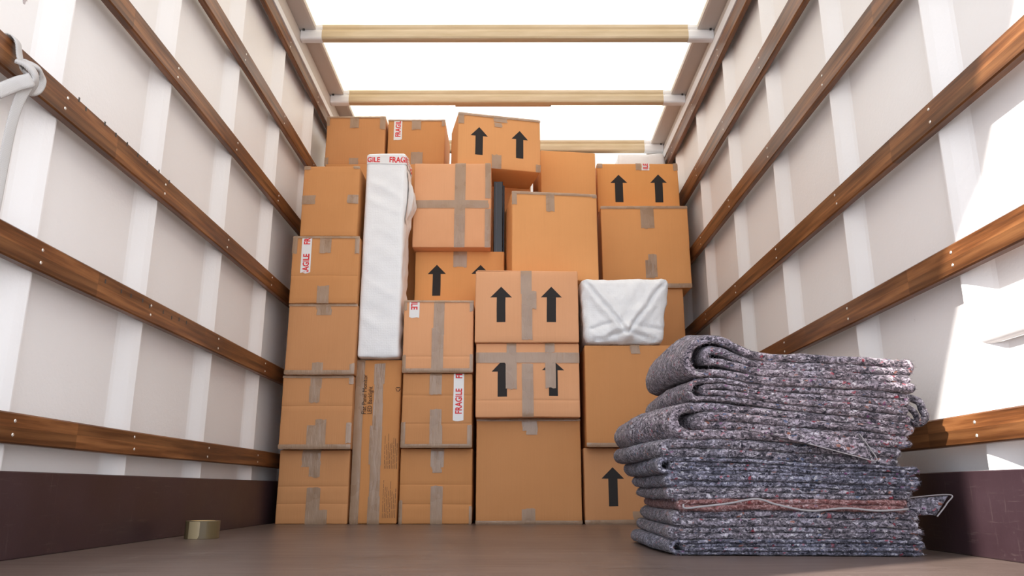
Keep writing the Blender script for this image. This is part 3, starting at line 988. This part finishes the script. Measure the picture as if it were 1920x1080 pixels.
# ------------------------------------------------------------------ webbing strap knotted round a slat
def smooth_path(pts, n=10):
    out = []
    P = [Vector(p) for p in pts]
    P = [P[0]] + P + [P[-1]]
    for i in range(1, len(P) - 2):
        for k in range(n):
            t = k / n
            a, b, c, d2 = P[i - 1], P[i], P[i + 1], P[i + 2]
            out.append(0.5 * ((2 * b) + (-a + c) * t + (2 * a - 5 * b + 4 * c - d2) * t * t + (-a + 3 * b - 3 * c + d2) * t ** 3))
    out.append(P[-2])
    return out

def ribbon(name, pts, nrm, width, thick, mat, parent, twist=0.0, n=10):
    P = smooth_path(pts, n)
    V, Fc = [], []
    m = 10
    for i, p in enumerate(P):
        tg = (P[min(i + 1, len(P) - 1)] - P[max(i - 1, 0)]).normalized()
        nn = Vector(nrm(i / (len(P) - 1)) if callable(nrm) else nrm)
        sd = tg.cross(nn).normalized()
        nn = sd.cross(tg).normalized()
        wd = width(i / (len(P) - 1)) if callable(width) else width
        for j in range(m):
            a = 2 * math.pi * j / m
            ca, sa = math.cos(a), math.sin(a)
            V.append(p + sd * (wd / 2 * math.copysign(abs(ca) ** 0.6, ca)) + nn * (thick / 2 * math.copysign(abs(sa) ** 0.6, sa)))
    k = len(P)
    for i in range(k - 1):
        for j in range(m):
            Fc.append((i * m + j, i * m + (j + 1) % m, (i + 1) * m + (j + 1) % m, (i + 1) * m + j))
    Fc.append(tuple(range(m - 1, -1, -1)))
    Fc.append(tuple(range((k - 1) * m, k * m)))
    o = obj(name, V, Fc, mat, parent, True)
    fix_normals(o)
    return o

base = Vector((-1.20, 1.70, 1.10))
root = empty('tie_strap', base)
tag(root, 'grey webbing strap knotted round the left wall slat in the upper left corner', 'strap')
def R(*pts):
    return [Vector(p) - base for p in pts]
ribbon('slat_loop', R((-1.262, 1.703, 1.236), (-1.236, 1.700, 1.249), (-1.220, 1.703, 1.236), (-1.216, 1.712, 1.205), (-1.208, 1.716, 1.178), (-1.200, 1.712, 1.16)),
       lambda t: (1, 0, 1 - t), 0.030, 0.005, M_WEB, root)
ribbon('knot', R((-1.205, 1.706, 1.180), (-1.192, 1.722, 1.186), (-1.184, 1.745, 1.186), (-1.186, 1.764, 1.168), (-1.192, 1.764, 1.142), (-1.192, 1.744, 1.124), (-1.188, 1.722, 1.118), (-1.186, 1.704, 1.124), (-1.188, 1.692, 1.138)),
       lambda t: (1.0, math.cos(2 * math.pi * t) * 0.9, math.sin(2 * math.pi * t) * 0.9), 0.024, 0.010, M_WEB, root)
ribbon('knot_wrap', R((-1.204, 1.690, 1.176), (-1.184, 1.700, 1.170), (-1.174, 1.716, 1.156), (-1.176, 1.724, 1.138), (-1.188, 1.722, 1.120), (-1.204, 1.712, 1.112)),
       (1, 0.2, 0.2), 0.036, 0.012, M_WEB, root)
ribbon('knot_wrap', R((-1.196, 1.722, 1.158), (-1.178, 1.712, 1.140), (-1.172, 1.696, 1.126), (-1.180, 1.680, 1.112), (-1.190, 1.660, 1.090), (-1.196, 1.630, 1.060)),
       (1, 0.1, 0.4), 0.034, 0.009, M_WEB, root)
ribbon('tail', R((-1.186, 1.716, 1.132), (-1.184, 1.706, 1.110), (-1.190, 1.700, 1.07), (-1.196, 1.698, 1.00), (-1.200, 1.700, 0.90), (-1.198, 1.694, 0.80), (-1.200, 1.69, 0.70)),
       lambda t: (1, -0.5 + 0.3 * math.sin(3 * t), 0), 0.030, 0.003, M_WEB, root)

# ------------------------------------------------------------------ folded moving blankets
def lerp(a, b, t):
    return a + (b - a) * t

def fold_path(kind, hl, xl, xr):
    """side view of a folded sheet as (x, v, layer) with v = 0..1 over the blanket's height"""
    P = []
    def run(x0, x1, v, n, tag_):
        for i in range(n + 1):
            t = i / n
            P.append((lerp(x0, x1, 0.5 - 0.5 * math.cos(math.pi * t)), v, tag_))
    def turn(xc, vc, rv, sx, d, n, tag_):
        for i in range(1, n):
            a = math.pi * i / n
            P.append((xc + sx * math.sin(a) * rv * hl * 1.15, vc - d * rv * math.cos(a), tag_))
    if kind == 4:                                          # folded in half twice: outer bend round an inner bend
        ra, rb = 0.375, 0.125
        xa, xb = xl + ra * hl * 1.15, xl + 0.62 * hl + 0.012
        run(xr - 0.004, xa, 0.125, 44, 0)
        turn(xa, 0.5, ra, -1, 1, 18, 0)
        run(xa, xr - 0.012, 0.875, 44, 3)
        turn(xr - 0.012, 0.75, 0.125, 1, -1, 8, 3)
        run(xr - 0.012, xb, 0.625, 44, 2)
        turn(xb, 0.5, rb, -1, -1, 8, 2)
        run(xb, xr - 0.010, 0.375, 44, 1)
    else:                                                  # one bend at the left
        xa = xl + 0.25 * hl * 1.15
        run(xr - 0.006, xa, 0.25, 50, 0)
        turn(xa, 0.5, 0.25, -1, 1, 12, 0)
        run(xa, xr, 0.75, 50, 1)
    return P

def blanket_bm(zl, zh, xl, xr, kind, seed, heap=0.0, flare=0.0, droop=0.0, fibres=1500, depth=0.54):
    """zl = (left bottom, right bottom), zh = (left top, right top); one thick sheet folded over on itself"""
    bm = bmesh.new()
    rnd = random.Random(seed)
    hl, hr = zh[0] - zl[0], zh[1] - zl[1]
    path = fold_path(kind, hl, xl, xr)
    nl = 4 if kind == 4 else 2
    fr = [rnd.uniform(-0.005, 0.009) for _ in range(nl)]
    thk = [rnd.uniform(0.92, 1.06) for _ in range(nl)]
    NP = len(path)
    base = []
    for x, v, lay in path:
        u = (x - xl) / (xr - xl)
        base.append(Vector((x, 0, lerp(lerp(zl[0], zl[1], u), lerp(zh[0], zh[1], u), v))))
    NF, ny = 8, 10
    rings = []
    for i in range(NP):
        x, v, lay = path[i]
        u = (x - xl) / (xr - xl)
        tg = (base[min(i + 1, NP - 1)] - base[max(i - 1, 0)]).normalized()
        nr = Vector((-tg.z, 0, tg.x))
        hz = lerp(hl, hr, min(max(u, 0), 1)) / nl / 2 * thk[lay] * 1.03
        en = min(i, NP - 1 - i)
        hz *= min(1.0, 0.35 + en * 0.35)
        yf = 2.112 - 0.085 * (x - 0.44) + fr[lay] + 0.006 * noise.noise(Vector((x * 6, lay * 7.7 + seed, 0))) + 0.004 * noise.noise(Vector((x * 17, lay * 3.1 + seed, 4)))
        yb = yf + depth + 0.02 * noise.noise(Vector((x * 3, lay, seed)))
        prof = []
        for a in range(NF + 1):
            an = math.pi / 2 + math.pi * a / NF
            prof.append((yf + hz * 1.1 + hz * 1.1 * math.cos(an), math.sin(an)))
        for a in range(1, ny):
            prof.append((lerp(yf + 0.03, yb - 0.03, a / ny), -1.0))
        for a in range(5):
            an = -math.pi / 2 + math.pi * a / 4
            prof.append((yb - hz + hz * math.cos(an), math.sin(an)))
        for a in range(1, ny):
            prof.append((lerp(yb - 0.03, yf + 0.03, a / ny), 1.0))
        ring = []
        for y, sg in prof:
            q = base[i] + nr * (sg * hz)
            wv = 0.006 * noise.noise(Vector((x * 4.2, y * 3.0, q.z * 6))) + 0.0032 * noise.noise(Vector((x * 12, y * 8, lay * 2.3 + seed)))
            wv *= min(1.0, max(0.0, (q.z - 0.004) / 0.05))
            lf = max(0.0, 1 - (x - xl) / 0.24)
            bk = min(1.0, max(0.0, (y - 2.07) / 0.28))
            hp = heap * (0.2 + 0.8 * v) * (math.exp(-((x - xl - 0.075) / 0.075) ** 2) * (0.42 + 0.58 * bk))
            p = Vector((q.x - flare * lf * bk, y, q.z + wv + hp - droop * lf ** 2 * (0.25 + 0.75 * bk) * (1 - 0.3 * v)))
            p += noise.noise_vector(p * 45) * 0.0022 + noise.noise_vector(p * 130) * 0.0013
            p.z = max(p.z, 0.0015)
            ring.append(bm.verts.new(p))
        rings.append(ring)
    m = len(rings[0])
    for i in range(NP - 1):
        for j in range(m):
            bm.faces.new((rings[i][j], rings[i][(j + 1) % m], rings[i + 1][(j + 1) % m], rings[i + 1][j]))
    bm.faces.new(rings[0])
    bm.faces.new(rings[-1][::-1])
    bmesh.ops.recalc_face_normals(bm, faces=bm.faces)
    # loose wool fibres standing off the folds
    src = [f for f in bm.faces if len(f.verts) == 4 and (f.calc_center_median().y < 2.16 or f.normal.x < -0.4) and f.normal.y < 0.6]
    add = []
    for _ in range(fibres):
        f = rnd.choice(src)
        c = f.calc_center_median() + (f.verts[0].co - f.verts[2].co) * rnd.uniform(-0.5, 0.5)
        nv = Vector(f.normal)
        dr = (nv + Vector((rnd.uniform(-1, 1), rnd.uniform(-.6, .6), rnd.uniform(-1, 1))) * 0.9).normalized()
        bend = Vector((rnd.uniform(-1, 1), rnd.uniform(-.4, .4), rnd.uniform(-1, .4))) * 0.004
        ln = rnd.uniform(0.003, 0.008)
        sdv = dr.cross(Vector((0, 1, 0.2))).normalized() * 0.00026
        add.append((c, dr, bend, ln, sdv))
    for c, dr, bend, ln, sdv in add:
        a = [bm.verts.new(c - sdv), bm.verts.new(c + sdv)]
        mid = c + dr * ln * 0.55
        b = [bm.verts.new(mid - sdv), bm.verts.new(mid + sdv)]
        tip = bm.verts.new(c + dr * ln + bend)
        bm.faces.new((a[0], a[1], b[1], b[0]))
        bm.faces.new((b[0], b[1], tip))
    return bm

ZLB = [0.535, 0.453, 0.401, 0.301, 0.255, 0.209, 0.175, 0.141, 0.113, 0.074, 0.041, 0.002]
ZRB = [0.505, 0.415, 0.337, 0.270, 0.219, 0.186, 0.161, 0.139, 0.110, 0.071, 0.044, 0.002]
XLB = [0.483, 0.488, 0.454, 0.422, 0.398, 0.416, 0.417, 0.440, 0.427, 0.415, 0.421]
XRB = [1.072, 1.054, 1.046, 1.012, 1.054, 1.050, 1.032, 1.012, 1.038, 1.042, 1.045]
#        folds, heap, flare, droop, material
BSPEC = [(4, 0.105, 0.02, 0.0, 1), (4, 0.034, 0.03, 0.015, 1), (4, 0.004, 0.10, 0.02, 1), (2, 0.0, 0.07, 0.006, 0),
         (4, 0.0, 0.02, 0.0, 2), (2, 0.0, 0.01, 0.0, 2), (2, 0.0, 0.0, 0.0, 0), (2, 0.0, 0.0, 0.0, 3),
         (2, 0.0, 0.0, 0.0, 0), (2, 0.0, 0.0, 0.0, 0), (4, 0.0, 0.03, 0.0, 2)]
BLAB = ['topmost folded grey wool blanket, its left end heaped into a peak',
        'folded grey wool blanket second from the top, a loose fringe cord at its right end',
        'folded grey wool blanket third from the top, a triangular corner hanging down its front',
        'folded grey wool blanket just under the hanging triangular corner',
        'folded bluish grey wool blanket reaching farthest left in the middle of the stack',
        'folded bluish grey wool blanket sixth from the top of the stack',
        'folded grey wool blanket lying directly on the thin reddish one',
        'thin reddish brown folded blanket with pale stitched edge and a corner sticking out at right',
        'folded grey wool blanket directly under the thin reddish one',
        'folded grey wool blanket second from the floor in the stack',
        'lowest folded blue grey wool blanket, lying on the floor']
broot = []
for i in range(11):
    lb, heap, flare, droop, mi = BSPEC[i]
    mt = M_BLRED if mi == 3 else M_BL[mi]
    o = obj_bm('folded_blanket', blanket_bm((ZLB[i + 1], ZRB[i + 1]), (ZLB[i], ZRB[i]), XLB[i], XRB[i], lb, 100 + i, heap, flare, droop), mt, None, True)
    # put the origin at the base of the blanket
    c = Vector(((XLB[i] + XRB[i]) / 2, 2.35, ZLB[i + 1]))
    o.data.transform(Matrix.Translation(-c))
    o.location = c
    tag(o, BLAB[i], 'blanket', 'folded moving blankets in the stack')
    broot.append((o, c))

def cloth_patch(name, pts, thick, mat, parent, c, nu=24, nv=12, seed=1, amp=0.004):
    """pts: 4 corners (a b / d c), a thick soft patch of cloth"""
    a, b, cc, d = [Vector(p) for p in pts]
    nrm = (b - a).cross(d - a).normalized()
    V = []
    for side in (1, -1):
        for j in range(nv + 1):
            for i in range(nu + 1):
                u, v = i / nu, j / nv
                p = a.lerp(b, u).lerp(d.lerp(cc, u), v)
                ed = min(u, 1 - u, v, 1 - v)
                th = thick / 2 * min(1, (ed * 12) + 0.25)
                p = p + nrm * (side * th + amp * noise.noise(Vector((u * 3, v * 3, seed)))) + noise.noise_vector(p * 90) * 0.001
                V.append(p - c)
    n1 = (nu + 1) * (nv + 1)
    Fc = []
    for s in (0, 1):
        for j in range(nv):
            for i in range(nu):
                k = s * n1 + j * (nu + 1) + i
                q = (k, k + 1, k + nu + 2, k + nu + 1)
                Fc.append(q if s == 0 else q[::-1])
    rim = [i for i in range(nu + 1)] + [j * (nu + 1) + nu for j in range(1, nv + 1)] + [nv * (nu + 1) + i for i in range(nu - 1, -1, -1)] + [j * (nu + 1) for j in range(nv - 1, 0, -1)]
    for q in range(len(rim)):
        x, y = rim[q], rim[(q + 1) % len(rim)]
        Fc.append((x, n1 + x, n1 + y, y))
    o = obj(name, V, Fc, mat, parent, True)
    fix_normals(o)
    return o

# hanging triangular corner of the third blanket
o3, c3 = broot[2]
fp = cloth_patch('hanging_corner', [(0.60, 2.078, 0.322), (0.905, 2.058, 0.306), (0.936, 2.050, 0.236), (0.76, 2.062, 0.283)], 0.010, M_BL[1], o3, c3, seed=3)
ribbon('stitched_edge', [Vector(p) - c3 for p in ((0.905, 2.053, 0.306), (0.925, 2.048, 0.270), (0.937, 2.044, 0.237), (0.88, 2.046, 0.250), (0.77, 2.055, 0.281))], (0, -1, 0), 0.0028, 0.003, M_EDGE, fp)
# fringe cord at the right end of the second
o2, c2 = broot[1]
def cord(pts, r, name, par, c):
    return ribbon(name, [Vector(p) - c for p in pts], (0.2, -1, 0.1), r * 2, r * 1.7, M_BL[0], par)
cord(((1.03, 2.20, 0.405), (1.08, 2.19, 0.416), (1.112, 2.185, 0.414), (1.140, 2.185, 0.402), (1.146, 2.185, 0.382), (1.152, 2.185, 0.362), (1.136, 2.185, 0.344), (1.112, 2.19, 0.346), (1.085, 2.2, 0.372), (1.05, 2.2, 0.392)), 0.010, 'fringe_cord', o2, c2)
cord(((1.04, 2.18, 0.395), (1.085, 2.175, 0.392), (1.115, 2.175, 0.376), (1.124, 2.175, 0.350), (1.110, 2.175, 0.340)), 0.008, 'fringe_cord', o2, c2)
# reddish blanket: pale stitched wavy edge and the corner at the right
o8, c8 = broot[7]
W = [(0.446, 2.098, 0.128), (0.450, 2.092, 0.119), (0.50, 2.085, 0.124), (0.56, 2.080, 0.131), (0.63, 2.074, 0.142), (0.68, 2.068, 0.128), (0.76, 2.064, 0.113), (0.85, 2.058, 0.119), (0.93, 2.052, 0.113), (1.005, 2.046, 0.117)]
ribbon('stitched_edge', [Vector(p) - c8 for p in W], (0, -1, 0), 0.005, 0.005, M_EDGE, o8)
cloth_patch('loose_corner', [(1.00, 2.12, 0.136), (1.140, 2.10, 0.150), (1.090, 2.08, 0.100), (1.00, 2.10, 0.104)], 0.014, M_BL[0], o8, c8, seed=8, amp=0.006)
ribbon('stitched_edge', [Vector(p) - c8 for p in ((1.02, 2.095, 0.143), (1.141, 2.096, 0.152), (1.125, 2.084, 0.130), (1.090, 2.074, 0.098))], (0, -1, 0), 0.003, 0.004, M_EDGE, o8)
